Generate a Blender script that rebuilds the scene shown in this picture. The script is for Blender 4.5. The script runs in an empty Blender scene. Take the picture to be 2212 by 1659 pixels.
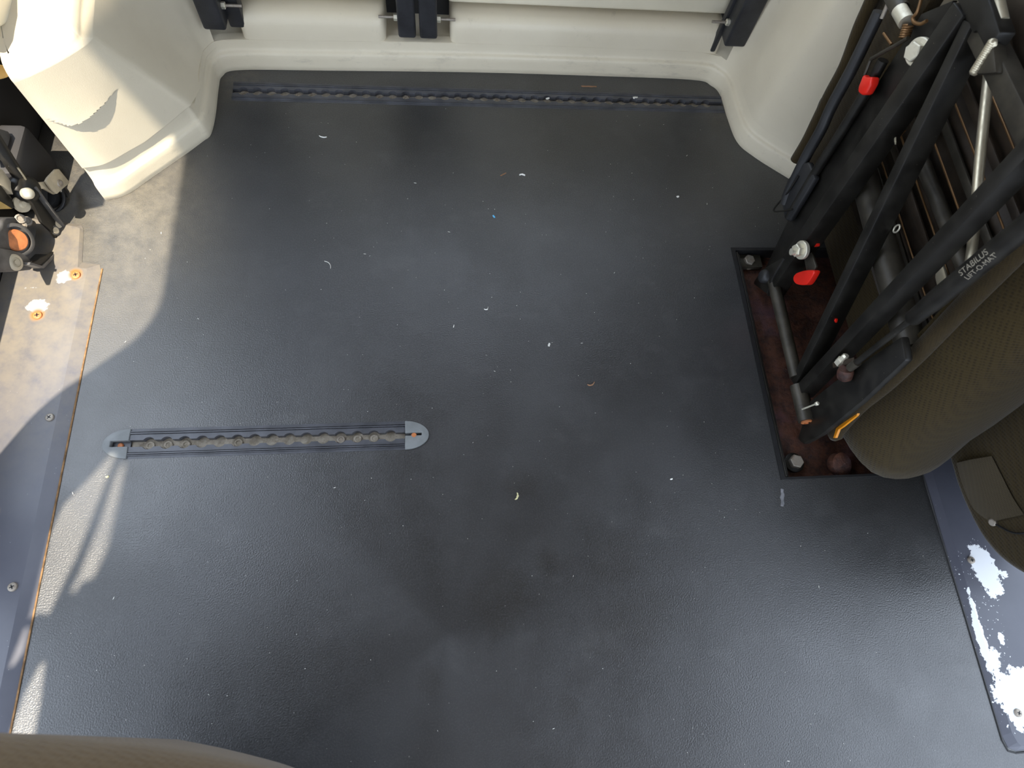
import bpy, bmesh, math, random
import numpy as np
from mathutils import Vector, Matrix, noise
from mathutils.geometry import tessellate_polygon
random.seed(7)
scene = bpy.context.scene
COL = scene.collection
# ------------------------------------------------------------------ camera
F = 1370.0; CX, CY = 1106.0, 829.5; H = 0.96          # focal length in px of the 2212x1659 frame, eye height
_d1 = np.array([-231., -3544., F]); _d2 = np.array([12394., 0., F])
_d2[1] = -(_d1[0]*_d2[0] + F*F)/_d1[1]
_X = _d2/np.linalg.norm(_d2); _Y = _d1/np.linalg.norm(_d1); _Z = np.cross(_X, _Y)
R = np.array([_X, _Y, _Z])
cam_data = bpy.data.cameras.new('camera'); cam = bpy.data.objects.new('camera', cam_data); COL.objects.link(cam)
cam_data.sensor_fit = 'HORIZONTAL'; cam_data.sensor_width = 36.0; cam_data.lens = 36.0*F/2212.0
cam_data.clip_start = 0.01; cam_data.clip_end = 200
cam_data.dof.use_dof = True; cam_data.dof.focus_distance = 1.08; cam_data.dof.aperture_fstop = 7.0
m = Matrix.Identity(4)
for r in range(3):
    m[r][0] = R[r][0]; m[r][1] = -R[r][1]; m[r][2] = -R[r][2]
m[2][3] = H
cam.matrix_world = m
scene.camera = cam
# ------------------------------------------------------------------ light
SUN = Vector((-0.19, -0.36, 1.0))                       # towards the sun
world = bpy.data.worlds.new('sky'); scene.world = world; world.use_nodes = True
bg = world.node_tree.nodes['Background']; bg.inputs[0].default_value = (0.75, 0.85, 1.0, 1); bg.inputs[1].default_value = 3.9
sd = bpy.data.lights.new('sun', 'SUN'); so = bpy.data.objects.new('sun', sd); COL.objects.link(so)
sd.energy = 11.5; sd.color = (1.0, 0.90, 0.74); sd.angle = 0.012
so.rotation_euler = SUN.to_track_quat('Z', 'Y').to_euler(); so.location = (-1, -1, 4)
vs = scene.view_settings
vs.view_transform = 'Standard'; vs.look = 'None'; vs.exposure = 0.0; vs.gamma = 1.0; vs.use_curve_mapping = False

# ------------------------------------------------------------------ helpers
def U(px, py, ax, val):
    """point where the sight line of a photo pixel meets the plane axis=val"""
    r = R @ np.array([(px-CX)/F, (py-CY)/F, 1.0]); o = np.array([0, 0, H]); t = (val-o[ax])/r[ax]
    return Vector(o+t*r)
def FL(px, py, z=0.0): return U(px, py, 2, z)
def XP(px, py, x): return U(px, py, 0, x)

def tag(o, label=None, cat=None, group=None, kind=None):
    if label: o['label'] = label
    if cat: o['category'] = cat
    if group: o['group'] = group
    if kind: o['kind'] = kind
    return o
def empty(name, loc, label, cat, group=None):
    o = bpy.data.objects.new(name, None); COL.objects.link(o); o.location = loc; o.empty_display_size = .05
    return tag(o, label, cat, group)
_wm = {}
def link(name, me, mat, parent=None):
    me.materials.append(mat)
    o = bpy.data.objects.new(name, me); COL.objects.link(o)
    if parent is not None:
        o.parent = parent
        if parent.type == 'EMPTY': o.matrix_parent_inverse = Matrix.Translation(-Vector(parent.location))
    return o
class MB:
    def __init__(s): s.v = []; s.f = []
    def add(s, vs_, fs):
        b = len(s.v); s.v += [tuple(p) for p in vs_]; s.f += [tuple(i+b for i in f) for f in fs]; return s
    def prism(s, pts, off):
        """polygon of 3-D points pushed by vector off (closed solid)"""
        n = len(pts); off = Vector(off); pts = [Vector(p) for p in pts]
        nrm = Vector((0, 0, 0))
        for i in range(n): nrm += pts[i].cross(pts[(i+1) % n])
        if nrm.dot(off) > 0: pts = pts[::-1]
        a = pts + [p+off for p in pts]
        tri = tessellate_polygon([pts])
        fs = []
        for t in tri:
            t = list(t); nn = (pts[t[1]]-pts[t[0]]).cross(pts[t[2]]-pts[t[0]])
            if nn.dot(off) > 0: t = t[::-1]
            fs.append(tuple(t)); fs.append(tuple(i+n for i in t[::-1]))
        for i in range(n): j = (i+1) % n; fs.append((i, i+n, j+n, j))
        return s.add(a, fs)
    def holed(s, outer, holes, off):
        """planar polygon with holes, given thickness off"""
        off = Vector(off); loops = [[Vector(p) for p in outer]]+[[Vector(p) for p in h] for h in holes]
        allp = [p for l in loops for p in l]; n = len(allp)
        fs = []
        for t in tessellate_polygon(loops):
            t = list(t); nn = (allp[t[1]]-allp[t[0]]).cross(allp[t[2]]-allp[t[0]])
            if nn.length < 1e-12: continue
            if nn.dot(off) > 0: t = t[::-1]
            fs.append(tuple(t)); fs.append(tuple(i+n for i in t[::-1]))
        b = 0
        for l in loops:
            k = len(l)
            for i in range(k): j = (i+1) % k; fs.append((b+i, b+i+n, b+j+n, b+j))
            b += k
        return s.add(allp+[p+off for p in allp], fs)
    def box(s, a, b):
        x0, y0, z0 = a; x1, y1, z1 = b
        return s.prism([(x0, y0, z0), (x1, y0, z0), (x1, y1, z0), (x0, y1, z0)], (0, 0, z1-z0))
    def obox(s, p0, p1, side, w, d):
        """bar from p0 to p1; 'side' = direction of width w; depth d across both"""
        p0 = Vector(p0); p1 = Vector(p1); a = (p1-p0).normalized(); sd_ = Vector(side); sd_ = (sd_-a*sd_.dot(a)).normalized(); c = a.cross(sd_)
        q = [p0+sd_*(w/2*i)+c*(d/2*j) for i, j in ((-1, -1), (1, -1), (1, 1), (-1, 1))]
        return s.prism(q, p1-p0)
    def tube(s, path, rad, n=14, cap=True):
        path = [Vector(p) for p in path]; k = len(path)
        rr = rad if isinstance(rad, (list, tuple)) else [rad]*k
        t0 = (path[1]-path[0]).normalized(); nv = t0.orthogonal().normalized(); vs_ = []
        for i, p in enumerate(path):
            t = (path[min(i+1, k-1)]-path[max(i-1, 0)]).normalized()
            nv = (nv-t*nv.dot(t)).normalized(); bv = t.cross(nv)
            for j in range(n):
                a = 2*math.pi*j/n; vs_.append(p+(nv*math.cos(a)+bv*math.sin(a))*rr[i])
        fs = [(i*n+j, i*n+(j+1) % n, (i+1)*n+(j+1) % n, (i+1)*n+j) for i in range(k-1) for j in range(n)]
        if cap: fs += [tuple(range(n))[::-1], tuple((k-1)*n+j for j in range(n))]
        return s.add(vs_, fs)
    def lathe(s, base, axis, prof, n=20):
        """prof = [(r,h)...] round axis from base"""
        base = Vector(base); a = Vector(axis).normalized(); u = a.orthogonal().normalized(); w = a.cross(u); vs_ = []
        for r, h in prof:
            for j in range(n):
                t = 2*math.pi*j/n; vs_.append(base+a*h+(u*math.cos(t)+w*math.sin(t))*max(r, 1e-5))
        k = len(prof)
        fs = [(i*n+j, i*n+(j+1) % n, (i+1)*n+(j+1) % n, (i+1)*n+j) for i in range(k-1) for j in range(n)]
        fs += [tuple(range(n))[::-1], tuple((k-1)*n+j for j in range(n))]
        return s.add(vs_, fs)
    def grid(s, rows, close=False):
        k = len(rows); n = len(rows[0]); vs_ = [p for r in rows for p in r]
        m_ = n if close else n-1
        return s.add(vs_, [(i*n+j, i*n+(j+1) % n, (i+1)*n+(j+1) % n, (i+1)*n+j) for i in range(k-1) for j in range(m_)])
    def loft(s, loops):
        n = len(loops[0]); k = len(loops); b = len(s.v); s.grid(loops, True)
        s.f += [tuple(b+j for j in range(n))[::-1], tuple(b+(k-1)*n+j for j in range(n))]
        return s
    def build(s, name, mat, parent=None, smooth=None, bevel=0.0, seg=2):
        me = bpy.data.meshes.new(name); me.from_pydata(s.v, [], s.f); me.validate()
        bm = bmesh.new(); bm.from_mesh(me)
        if bevel > 0:
            bmesh.ops.remove_doubles(bm, verts=bm.verts, dist=1e-6)
            bmesh.ops.dissolve_limit(bm, angle_limit=0.01, verts=bm.verts, edges=bm.edges)
            es = [e for e in bm.edges if len(e.link_faces) == 2 and e.calc_face_angle(0) > 0.5]
            bmesh.ops.bevel(bm, geom=es, offset=bevel, segments=seg, affect='EDGES', profile=0.5, clamp_overlap=True)
        bmesh.ops.recalc_face_normals(bm, faces=bm.faces)
        bm.to_mesh(me); bm.free()
        if smooth is not None or bevel > 0:
            for p in me.polygons: p.use_smooth = True
            try: me.set_sharp_from_angle(angle=math.radians(smooth or 40))
            except Exception: pass
        return link(name, me, mat, parent)
def crom(pts, n):
    """Catmull-Rom through pts, resampled to n points by length"""
    pts = [Vector(p) for p in pts]; P = [pts[0]*2-pts[1]]+pts+[pts[-1]*2-pts[-2]]; out = []
    for i in range(1, len(P)-2):
        for k in range(16):
            t = k/16.; a, b, c, d = P[i-1], P[i], P[i+1], P[i+2]
            out.append(0.5*((2*b)+(c-a)*t+(2*a-5*b+4*c-d)*t*t+(3*b-a-3*c+d)*t**3))
    out.append(pts[-1]); L = [0]
    for i in range(1, len(out)): L.append(L[-1]+(out[i]-out[i-1]).length)
    res = []; j = 0
    for k in range(n):
        s_ = L[-1]*k/(n-1)
        while j < len(L)-2 and L[j+1] < s_: j += 1
        t = (s_-L[j])/max(L[j+1]-L[j], 1e-9); res.append(out[j].lerp(out[j+1], min(max(t, 0), 1)))
    return res
def circle(c, r, n=20, a0=0, a1=2*math.pi, z=0):
    return [Vector((c[0]+r*math.cos(a0+(a1-a0)*i/n), c[1]+r*math.sin(a0+(a1-a0)*i/n), z)) for i in range(n)]

# ------------------------------------------------------------------ materials
class NT:
    def __init__(s, name):
        s.m = bpy.data.materials.new(name); s.m.use_nodes = True; s.t = s.m.node_tree; s.b = s.t.nodes['Principled BSDF']
        s.co = s.t.nodes.new('ShaderNodeTexCoord').outputs['Object']
    def n(s, kind, **kw):
        nd = s.t.nodes.new(kind)
        for k, v in kw.items():
            if hasattr(nd, k): setattr(nd, k, v)
        return nd
    def set(s, sock, v):
        if isinstance(v, bpy.types.NodeSocket): s.t.links.new(v, sock)
        elif isinstance(v, (tuple, list)) and len(v) == 3 and sock.type == 'RGBA': sock.default_value = (*v, 1)
        else: sock.default_value = v
    def noise(s, scale, detail=4, rough=.55, vec=None, dist=0.0):
        nd = s.n('ShaderNodeTexNoise'); s.set(nd.inputs['Vector'], vec or s.co); nd.inputs['Scale'].default_value = scale
        nd.inputs['Detail'].default_value = detail; nd.inputs['Roughness'].default_value = rough; nd.inputs['Distortion'].default_value = dist
        return nd.outputs['Fac']
    def voro(s, scale, vec=None, out='Distance', rnd=1.0):
        nd = s.n('ShaderNodeTexVoronoi'); s.set(nd.inputs['Vector'], vec or s.co); nd.inputs['Scale'].default_value = scale; nd.inputs['Randomness'].default_value = rnd
        return nd.outputs[out]
    def ramp(s, fac, a, b, lo=0., hi=1., smooth=True):
        nd = s.n('ShaderNodeMapRange', interpolation_type='SMOOTHSTEP' if smooth else 'LINEAR')
        s.set(nd.inputs['Value'], fac); nd.inputs['From Min'].default_value = a; nd.inputs['From Max'].default_value = b
        nd.inputs['To Min'].default_value = lo; nd.inputs['To Max'].default_value = hi
        return nd.outputs['Result']
    def math(s, op, a, b=0.0, c=0.0):
        nd = s.n('ShaderNodeMath', operation=op); s.set(nd.inputs[0], a); s.set(nd.inputs[1], b); s.set(nd.inputs[2], c); return nd.outputs[0]
    def mix(s, f, a, b):
        nd = s.n('ShaderNodeMix', data_type='RGBA'); s.set(nd.inputs[0], f); s.set(nd.inputs[6], a); s.set(nd.inputs[7], b); return nd.outputs[2]
    def dist(s, p, scale=(1, 1, 1), vec=None):
        """distance from point p with axis stretch"""
        sub = s.n('ShaderNodeVectorMath', operation='SUBTRACT'); s.set(sub.inputs[0], vec or s.co); sub.inputs[1].default_value = p
        mu = s.n('ShaderNodeVectorMath', operation='MULTIPLY'); s.t.links.new(sub.outputs[0], mu.inputs[0]); mu.inputs[1].default_value = scale
        ln = s.n('ShaderNodeVectorMath', operation='LENGTH'); s.t.links.new(mu.outputs[0], ln.inputs[0]); return ln.outputs['Value']
    def stretch(s, sc):
        mu = s.n('ShaderNodeVectorMath', operation='MULTIPLY'); s.t.links.new(s.co, mu.inputs[0]); mu.inputs[1].default_value = sc; return mu.outputs[0]
    def bump(s, h, strength, d=.001, prev=None):
        nd = s.n('ShaderNodeBump'); nd.inputs['Strength'].default_value = strength; nd.inputs['Distance'].default_value = d; s.set(nd.inputs['Height'], h)
        if prev: s.t.links.new(prev, nd.inputs['Normal'])
        return nd.outputs['Normal']
    def out(s, col=None, rough=None, metal=None, normal=None, spec=None):
        if col is not None: s.set(s.b.inputs['Base Color'], col)
        if rough is not None: s.set(s.b.inputs['Roughness'], rough)
        if metal is not None: s.set(s.b.inputs['Metallic'], metal)
        if normal is not None: s.set(s.b.inputs['Normal'], normal)
        if spec is not None: s.set(s.b.inputs['Specular IOR Level'], spec)
        return s.m
def simple(name, col, rough=.5, metal=0., var=.25, scale=25, bump=0.0, bscale=300, spec=.5):
    t = NT(name); f = t.noise(scale, 5)
    c = t.mix(t.ramp(f, .3, .7), tuple(x*(1-var) for x in col), tuple(min(1, x*(1+var)) for x in col))
    nm = t.bump(t.noise(bscale, 2), bump, .001) if bump else None
    return t.out(c, rough, metal, nm, spec)

def mat_floor():
    t = NT('floor_vinyl')
    big = t.noise(3.2, 7, .6); mid = t.noise(14, 6, .65); fine = t.noise(470, 2, .5)
    c = t.mix(t.ramp(big, .36, .66), (.019, .0192, .0198), (.036, .0362, .038))
    c = t.mix(t.math('MULTIPLY', t.ramp(mid, .5, .75), .35), c, (.062, .062, .064))
    # pale worn patches
    w = t.noise(7, 6, .7, vec=t.stretch((1, 1.6, 1)))
    c = t.mix(t.math('MULTIPLY', t.ramp(w, .55, .72), .30), c, (.085, .085, .085))
    # tan grit trodden in beside the folded seat at the left
    d = t.dist((-.56, .70, 0), (1, .8, 1)); g = t.math('MULTIPLY', t.ramp(d, .04, .24, 1, 0), t.ramp(t.noise(38, 7, .75), .25, .75))
    c = t.mix(t.math('MULTIPLY', g, .60), c, (.25, .22, .165))
    d2 = t.dist((-.53, .5, 0), (1, .55, 1)); g2 = t.math('MULTIPLY', t.ramp(d2, .05, .30, 1, 0), .42)
    c = t.mix(g2, c, (.125, .115, .095))
    # dust in the rear corners
    for p in ((-.37, 1.0, 0), (.585, .97, 0)):
        k = t.math('MULTIPLY', t.ramp(t.dist(p), .0, .08, 1, 0), t.ramp(t.noise(60, 6, .7), .35, .7)); c = t.mix(t.math('MULTIPLY', k, .6), c, (.12, .10, .075))
    # dark damp blotches
    st = None
    for (px, py, r) in ((1080, 1290, .055), (1330, 1210, .05), (1390, 1330, .05), (1310, 1370, .04), (1180, 1215, .025), (930, 1470, .025), (1120, 1050, .03), (1230, 1530, .02)):
        q = FL(px, py); e = t.math('SUBTRACT', t.dist(tuple(q)), t.math('MULTIPLY', t.math('SUBTRACT', t.noise(22, 6, .75), .5), r*2.2))
        e = t.ramp(e, r*.55, r, .75, 0); st = e if st is None else t.math('MAXIMUM', st, e)
    c = t.mix(t.math('MULTIPLY', st, .42), c, (.012, .0105, .008))
    # light specks
    v = t.n('ShaderNodeTexVoronoi'); t.set(v.inputs['Vector'], t.co); v.inputs['Scale'].default_value = 75
    sep = t.n('ShaderNodeSeparateColor'); t.t.links.new(v.outputs['Color'], sep.inputs[0])
    sp = t.math('LESS_THAN', v.outputs['Distance'], t.math('MULTIPLY', t.math('SUBTRACT', sep.outputs[0], .80), .32))
    c = t.mix(t.math('MULTIPLY', sp, .55), c, (.42, .40, .36))
    c = t.mix(t.math('MULTIPLY', t.ramp(t.noise(420, 3, .7), .42, .72), .5), c, (.075, .075, .078))
    nm = t.bump(fine, .50, .0009); nm = t.bump(t.noise(1200, 1), .3, .0004, nm)
    ro = t.ramp(t.noise(9, 5, .6), .3, .7, .30, .42)
    return t.out(c, ro, 0, nm, 1.0)
def blobmask(t, blobs, nscale=60, amp=.02, seed=(0, 0, 0)):
    """irregular flaked shapes: capsules (p,q,r) in plan warped by noise; 1 inside"""
    best = None
    off = t.n('ShaderNodeVectorMath', operation='ADD'); t.t.links.new(t.co, off.inputs[0]); off.inputs[1].default_value = seed
    nz = t.math('MULTIPLY', t.math('SUBTRACT', t.noise(nscale, 7, .68, vec=off.outputs[0]), .5), amp)
    for (p, sc, r) in blobs:
        e = t.math('SUBTRACT', t.dist(p, sc), r); best = e if best is None else t.math('MINIMUM', best, e)
    return t.math('LESS_THAN', t.math('ADD', best, nz), 0.0)
def mat_sill(side):
    t = NT('sill_paint_'+side)
    c = t.mix(t.ramp(t.noise(6, 6, .6), .35, .65), (.075, .078, .100), (.095, .098, .122))
    sp = t.math('LESS_THAN', t.voro(70), .035); c = t.mix(t.math('MULTIPLY', sp, .5), c, (.4, .4, .4))
    ro = .33
    if side == 'left':
        d = t.dist((-.66, .60, 0), (1, .8, 1)); g = t.math('MULTIPLY', t.ramp(d, .05, .36, 1, .05), t.ramp(t.noise(45, 7, .7), .05, .7))
        c = t.mix(t.math('MULTIPLY', g, .9), c, (.215, .185, .14))
        for (px, py) in ((165, 595), (84, 682)):
            q = tuple(FL(px, py)); rr = t.math('MULTIPLY', t.ramp(t.math('ADD', t.dist(q), t.math('MULTIPLY', t.noise(90, 5), .012)), .008, .021, 1, 0), .85)
            c = t.mix(rr, c, (.50, .27, .06))
        b = [(tuple(FL(143, 600)), (1, 1.1, 1), .013), (tuple(FL(85, 664)), (.9, 1.3, 1), .016), (tuple(FL(68, 625)), (.5, 2.4, 1), .005)]
        mk = blobmask(t, b, 90, .022)
        c = t.mix(mk, c, (.30, .30, .30))
        for (px, py) in ((165, 595), (84, 682)):
            q = tuple(FL(px, py)); c = t.mix(t.ramp(t.dist(q), .007, .013, .9, 0), c, (.30, .13, .03))
    else:
        P = lambda px, py: tuple(FL(px, py))
        b = [(P(2122, 1225), (1.25, .8, 1), .026), (P(2140, 1265), (1, .9, 1), .017), (P(2100, 1185), (1, 1, 1), .011), (P(2160, 1240), (1, 1.4, 1), .008),
             (P(2118, 1385), (3.2, .42, 1), .022), (P(2098, 1310), (3.5, .5, 1), .014), (P(2142, 1425), (1.2, .9, 1), .014), (P(2150, 1455), (1.3, 1, 1), .011),
             (P(2180, 1500), (1, .9, 1), .026), (P(2200, 1470), (1, 1, 1), .020), (P(2192, 1545), (1, .8, 1), .016), (P(2160, 1512), (1, 1.3, 1), .010), (P(2225, 1530), (1, 1, 1), .03), (P(2157, 1375), (2, .6, 1), .007)]
        mk = blobmask(t, b, 95, .040)
        near = t.math('LESS_THAN', t.math('ADD', t.dist((P(2130, 1380)[0], P(2130, 1380)[1], 0), (1.6, .42, 1)), t.math('MULTIPLY', t.noise(40, 3), .06)), .085)
        sm = t.math('MULTIPLY', near, t.math('GREATER_THAN', t.noise(210, 4, .6), .655))
        mk = t.math('MAXIMUM', mk, sm)
        c = t.mix(mk, c, (.86, .88, .90))
        ro = t.mix(mk, (.30, .30, .30), (.4, .4, .4))
    nm = t.bump(t.noise(40, 3), .08, .002)
    return t.out(c, ro, 0, nm)
def mat_trim():
    t = NT('trim_plastic')
    c = t.mix(t.ramp(t.noise(5, 5, .6), .3, .7), (.65, .575, .43), (.70, .625, .475))
    g = t.math('MULTIPLY', t.ramp(t.noise(26, 8, .75), .60, .74), .28); c = t.mix(g, c, (.34, .29, .21))
    # dirt caught low down near the floor
    sx = t.n('ShaderNodeSeparateXYZ'); t.t.links.new(t.co, sx.inputs[0])
    low = t.math('MULTIPLY', t.ramp(sx.outputs['Z'], .036, .05, 1, 0), t.ramp(t.noise(30, 7, .75, vec=t.stretch((.6, 1, 2))), .54, .72))
    c = t.mix(t.math('MULTIPLY', low, .35), c, (.36, .32, .25))
    sp = t.math('LESS_THAN', t.voro(120), .045); c = t.mix(t.math('MULTIPLY', sp, .35), c, (.2, .18, .15))
    nm = t.bump(t.noise(900, 2), .30, .0004)
    return t.out(c, .42, 0, nm, .5)
def mat_fabric(name, ca, cb, sc=130):
    t = NT(name)
    rot = t.n('ShaderNodeMapping'); t.t.links.new(t.co, rot.inputs[0]); rot.inputs['Rotation'].default_value = (.5, .3, .2); rot.inputs['Scale'].default_value = (1, 1, 1)
    v = t.voro(sc, rot.outputs[0], rnd=.12)
    c = t.mix(t.ramp(v, .15, .55), ca, cb); c = t.mix(t.math('MULTIPLY', t.ramp(t.noise(6, 5), .35, .7), .4), c, tuple(x*.6 for x in ca))
    c = t.mix(t.math('MULTIPLY', t.ramp(t.noise(600, 2), .4, .7), .3), c, cb)
    nm = t.bump(v, .5, .0012); nm = t.bump(t.noise(900, 2), .3, .0005, nm)
    t.b.inputs['Sheen Weight'].default_value = .15
    return t.out(c, .9, 0, nm, .15)
def mat_rust():
    t = NT('rusty_steel'); f = t.noise(40, 8, .7); g = t.noise(120, 5, .7)
    c = t.mix(t.ramp(f, .35, .62), (.030, .012, .009), (.095, .036, .020)); c = t.mix(t.ramp(g, .55, .75), c, (.012, .010, .011))
    c = t.mix(t.math('MULTIPLY', t.ramp(t.noise(17, 6), .55, .7), .5), c, (.12, .06, .075))
    return t.out(c, t.ramp(g, .3, .7, .38, .8), 0, t.bump(t.noise(160, 6, .7), .6, .002))
def mat_steel(name, col=(.55, .53, .48), rough=.38, rust=.3):
    t = NT(name); f = t.noise(90, 7, .7); c = t.mix(t.math('MULTIPLY', t.ramp(f, .5, .72), rust), col, (.20, .11, .05))
    return t.out(c, t.ramp(f, .3, .7, rough, min(1, rough+.25)), .75, t.bump(t.noise(300, 3), .15, .0006))
def mat_blackmetal():
    t = NT('black_painted_steel'); f = t.noise(35, 6, .65)
    c = t.mix(t.ramp(f, .35, .7), (.0085, .0075, .006), (.019, .017, .0135)); sp = t.math('LESS_THAN', t.voro(110), .05); c = t.mix(t.math('MULTIPLY', sp, .4), c, (.35, .30, .22))
    return t.out(c, t.ramp(f, .3, .7, .38, .54), 0, t.bump(t.noise(420, 2), .15, .0005), .35)
def mat_dirt():
    t = NT('channel_grime'); f = t.noise(90, 7, .7); c = t.mix(t.ramp(f, .35, .65), (.24, .205, .155), (.42, .37, .30)); c = t.mix(t.ramp(t.noise(45, 6, .7), .6, .7), c, (.09, .045, .02))
    return t.out(c, .85, 0, t.bump(t.noise(220, 5, .7), .8, .002))
M = dict(floor=mat_floor(), sillL=mat_sill('left'), sillR=mat_sill('right'), trim=mat_trim(),
    fabric=mat_fabric('brown_mesh_fabric', (.020, .0125, .0032), (.038, .0255, .0072), 230), welt=mat_fabric('brown_welt_fabric', (.024, .016, .0055), (.040, .027, .0095), 420), tan=mat_fabric('tan_seat_cloth', (.105, .070, .034), (.15, .105, .055), 300),
    rust=mat_rust(), steel=mat_steel('zinc_steel', (.75, .71, .58), .4, .15), dull=mat_steel('dull_bolt_steel', (.36, .32, .27), .5, .5), chrome=mat_steel('bright_rod_steel', (.60, .54, .40), .28, .1),
    black=mat_blackmetal(), dirt=mat_dirt(),
    plastic=simple('black_plastic', (.018, .018, .019), .48, 0, .2, 20, .15, 500), strap=simple('black_strap_plastic', (.022, .022, .024), .5, 0, .3, 30, .2, 400),
    rail=simple('dark_rail_coating', (.075, .077, .088), .38, 0, .25, 30, .12, 300), cap=simple('grey_cap_plastic', (.19, .20, .20), .5, 0, .15, 30, .1, 400),
    tube=simple('worn_tube_steel', (.055, .048, .036), .42, .35, .3, 40, .1), pan=simple('brown_primer_pan', (.040, .028, .018), .5, .2, .4, 20, .15), wire=simple('copper_wire', (.22, .12, .05), .4, .6, .2),
    red=simple('red_plastic', (.78, .020, .010), .35, 0, .06), orange=simple('orange_plastic', (.75, .27, .01), .4, 0, .1), shaft=simple('rusty_orange_shaft', (.50, .17, .055), .6, 0, .3, 60),
    head=simple('headliner', (.20, .165, .12), .95, 0, .1, 8), body=simple('dark_body_metal', (.030, .028, .028), .7, 0, .2, 6), cream=simple('cream_panel', (.74, .67, .51), .5, 0, .05, 8, .12, 700),
    ground=simple('asphalt', (.20, .19, .175), .95, 0, .2, 3), grey=simple('grey_bracket_paint', (.10, .095, .09), .45, .2, .3, 40, .1), beige=simple('beige_steel_tab', (.50, .43, .31), .5, .1, .15, 40, .1),
    ochre=simple('ochre_bracket', (.45, .30, .10), .6, 0, .2, 30), rubber=simple('black_rubber', (.010, .010, .011), .5, 0, .3, 60, .1, 300), strapband=mat_fabric('tan_webbing', (.042, .032, .017), (.062, .048, .027), 500),
    letter=simple('pale_lettering', (.30, .27, .21), .6, 0, .2, 300),
    c_white=simple('white_scrap', (.80, .78, .72), .7, 0, .1), c_blue=simple('blue_scrap', (.10, .45, .75), .5, 0, .1), c_brown=simple('brown_twig', (.28, .15, .08), .8, 0, .2), c_yellow=simple('straw_bit', (.60, .55, .30), .8, 0, .2))

# ------------------------------------------------------------------ setting: shell of the van
g = MB(); g.box((-30, -30, -.46), (30, 30, -.42)); tag(g.build('ground', M['ground']), kind='structure')
g = MB(); g.box((-.7012, -1.5, 1.335), (1.06, 1.30, 1.40)); tag(g.build('ceiling', M['head']), kind='structure')
WX = -.70
def sunspot(px, py):
    """where the sun ray that ends at this floor point passes the left wall"""
    p = FL(px, py); t = (WX-p.x)/SUN.x; return Vector((WX, p.y+SUN.y*t, t))
big = [(398, 338), (386, 440), (377, 530), (362, 610), (335, 680), (290, 735), (255, 760), (157, 830), (81, 895), (0, 988)]
h1 = [sunspot(*p) for p in crom([Vector((a, b, 0)) for a, b in big], 30) for p in [(p.x, p.y)]]
h1 = [Vector((WX, p.y, min(p.z, 1.318))) for p in h1]
h1 += [Vector((WX, .24, .14)), Vector((WX, .86, .14)), Vector((WX, .90, .30)), Vector((WX, .86, 1.318))]
sl = [[(238, 984), (253, 978), (225, 1053), (168, 1199), (106, 1329), (87, 1323), (65, 1337), (89, 1237), (108, 1155), (138, 1090), (190, 1036)],
      [(265, 998), (272, 1004), (255, 1085), (233, 1183), (203, 1248), (179, 1256), (162, 1283), (154, 1275), (173, 1237), (217, 1128), (249, 1031)],
      [(57, 1353), (65, 1356), (54, 1405), (32, 1440), (26, 1437)],
      [(89, 1432), (98, 1432), (89, 1508), (72, 1600), (20, 1600), (27, 1573), (54, 1497)]]  # unseen wall gaps shaped to throw the sun slivers on the floor
holes = [h1]+[[sunspot(*p) for p in s_] for s_ in sl]
low = [Vector((WX, y, z)) for y, z in ((-1.3, .03), (.10, .03), (.08, .20), (.05, .43), (-.12, .43), (-.20, .53), (-.30, .50), (-1.3, .50))]  # unseen low opening added so sky sheen reaches the left floor
front_sky_hole = [Vector((WX, y, z)) for y, z in ((-1.35, .52), (-.40, .52), (-.66, 1.28), (-1.35, 1.28))]  # unseen opening added to brighten the near left floor with sky
g = MB(); g.holed([Vector((WX, y, z)) for y, z in ((-1.5, -.40), (1.30, -.40), (1.30, 1.335), (-1.5, 1.335))], holes+[low, front_sky_hole], (-.0012, 0, 0))
tag(g.build('wall_left', M['body']), kind='structure')
g = MB(); g.holed([(1.02, -1.5, -.4), (1.02, 1.30, -.4), (1.02, 1.30, 1.335), (1.02, -1.5, 1.335)],
    [[(1.02, -1.35, .04), (1.02, .36, .04), (1.02, .42, .12), (1.02, .42, 1.29), (1.02, -1.35, 1.29)], [(1.02, .50, .62), (1.02, 1.12, .62), (1.02, 1.12, 1.15), (1.02, .50, 1.15)]], (.03, 0, 0))
tag(g.build('wall_right', M['body']), kind='structure')
g = MB(); g.holed([(-.80, 1.26, -.4), (1.06, 1.26, -.4), (1.06, 1.26, 1.335), (-.80, 1.26, 1.335)], [[(-.55, 1.26, .72), (.75, 1.26, .72), (.75, 1.26, 1.2), (-.55, 1.26, 1.2)]], (0, .04, 0))
tag(g.build('wall_back', M['body']), kind='structure')

# floor sheet with cut-outs
FT = (-.464, -.059, .268, .314)      # front rail x0 x1 y0 y1
RT = (-.381, .587, .957, 1.004)
def roundend(x0, x1, y0, y1, capx, n=14):
    cy = (y0+y1)/2; r = (y1-y0)/2
    L = [Vector((x0-capx*0+ -capx*math.sin(math.pi*i/n), cy+r*math.cos(math.pi*i/n), 0)) for i in range(n+1)]
    Rr = [Vector((x1+capx*math.sin(math.pi*i/n), cy-r*math.cos(math.pi*i/n), 0)) for i in range(n+1)]
    return L+Rr
ftrack = roundend(FT[0], FT[1], FT[2], FT[3], .037)
rtrack = [Vector((RT[0], RT[2], 0)), Vector((RT[1], RT[2], 0)), Vector((RT[1], RT[3], 0)), Vector((RT[0], RT[3], 0))]
PX0, PX1, PY0, PY1 = .538, .80, .197, .634
pit = [Vector((PX0, PY0, 0)), Vector((PX1, PY0, 0)), Vector((PX1, PY1, 0)), Vector((PX0, PY1, 0))]
g = MB(); g.holed([(-.699, -1.45, 0), (1.015, -1.45, 0), (1.015, 1.25, 0), (-.699, 1.25, 0)], [ftrack, rtrack, pit], (0, 0, -.014))
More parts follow.
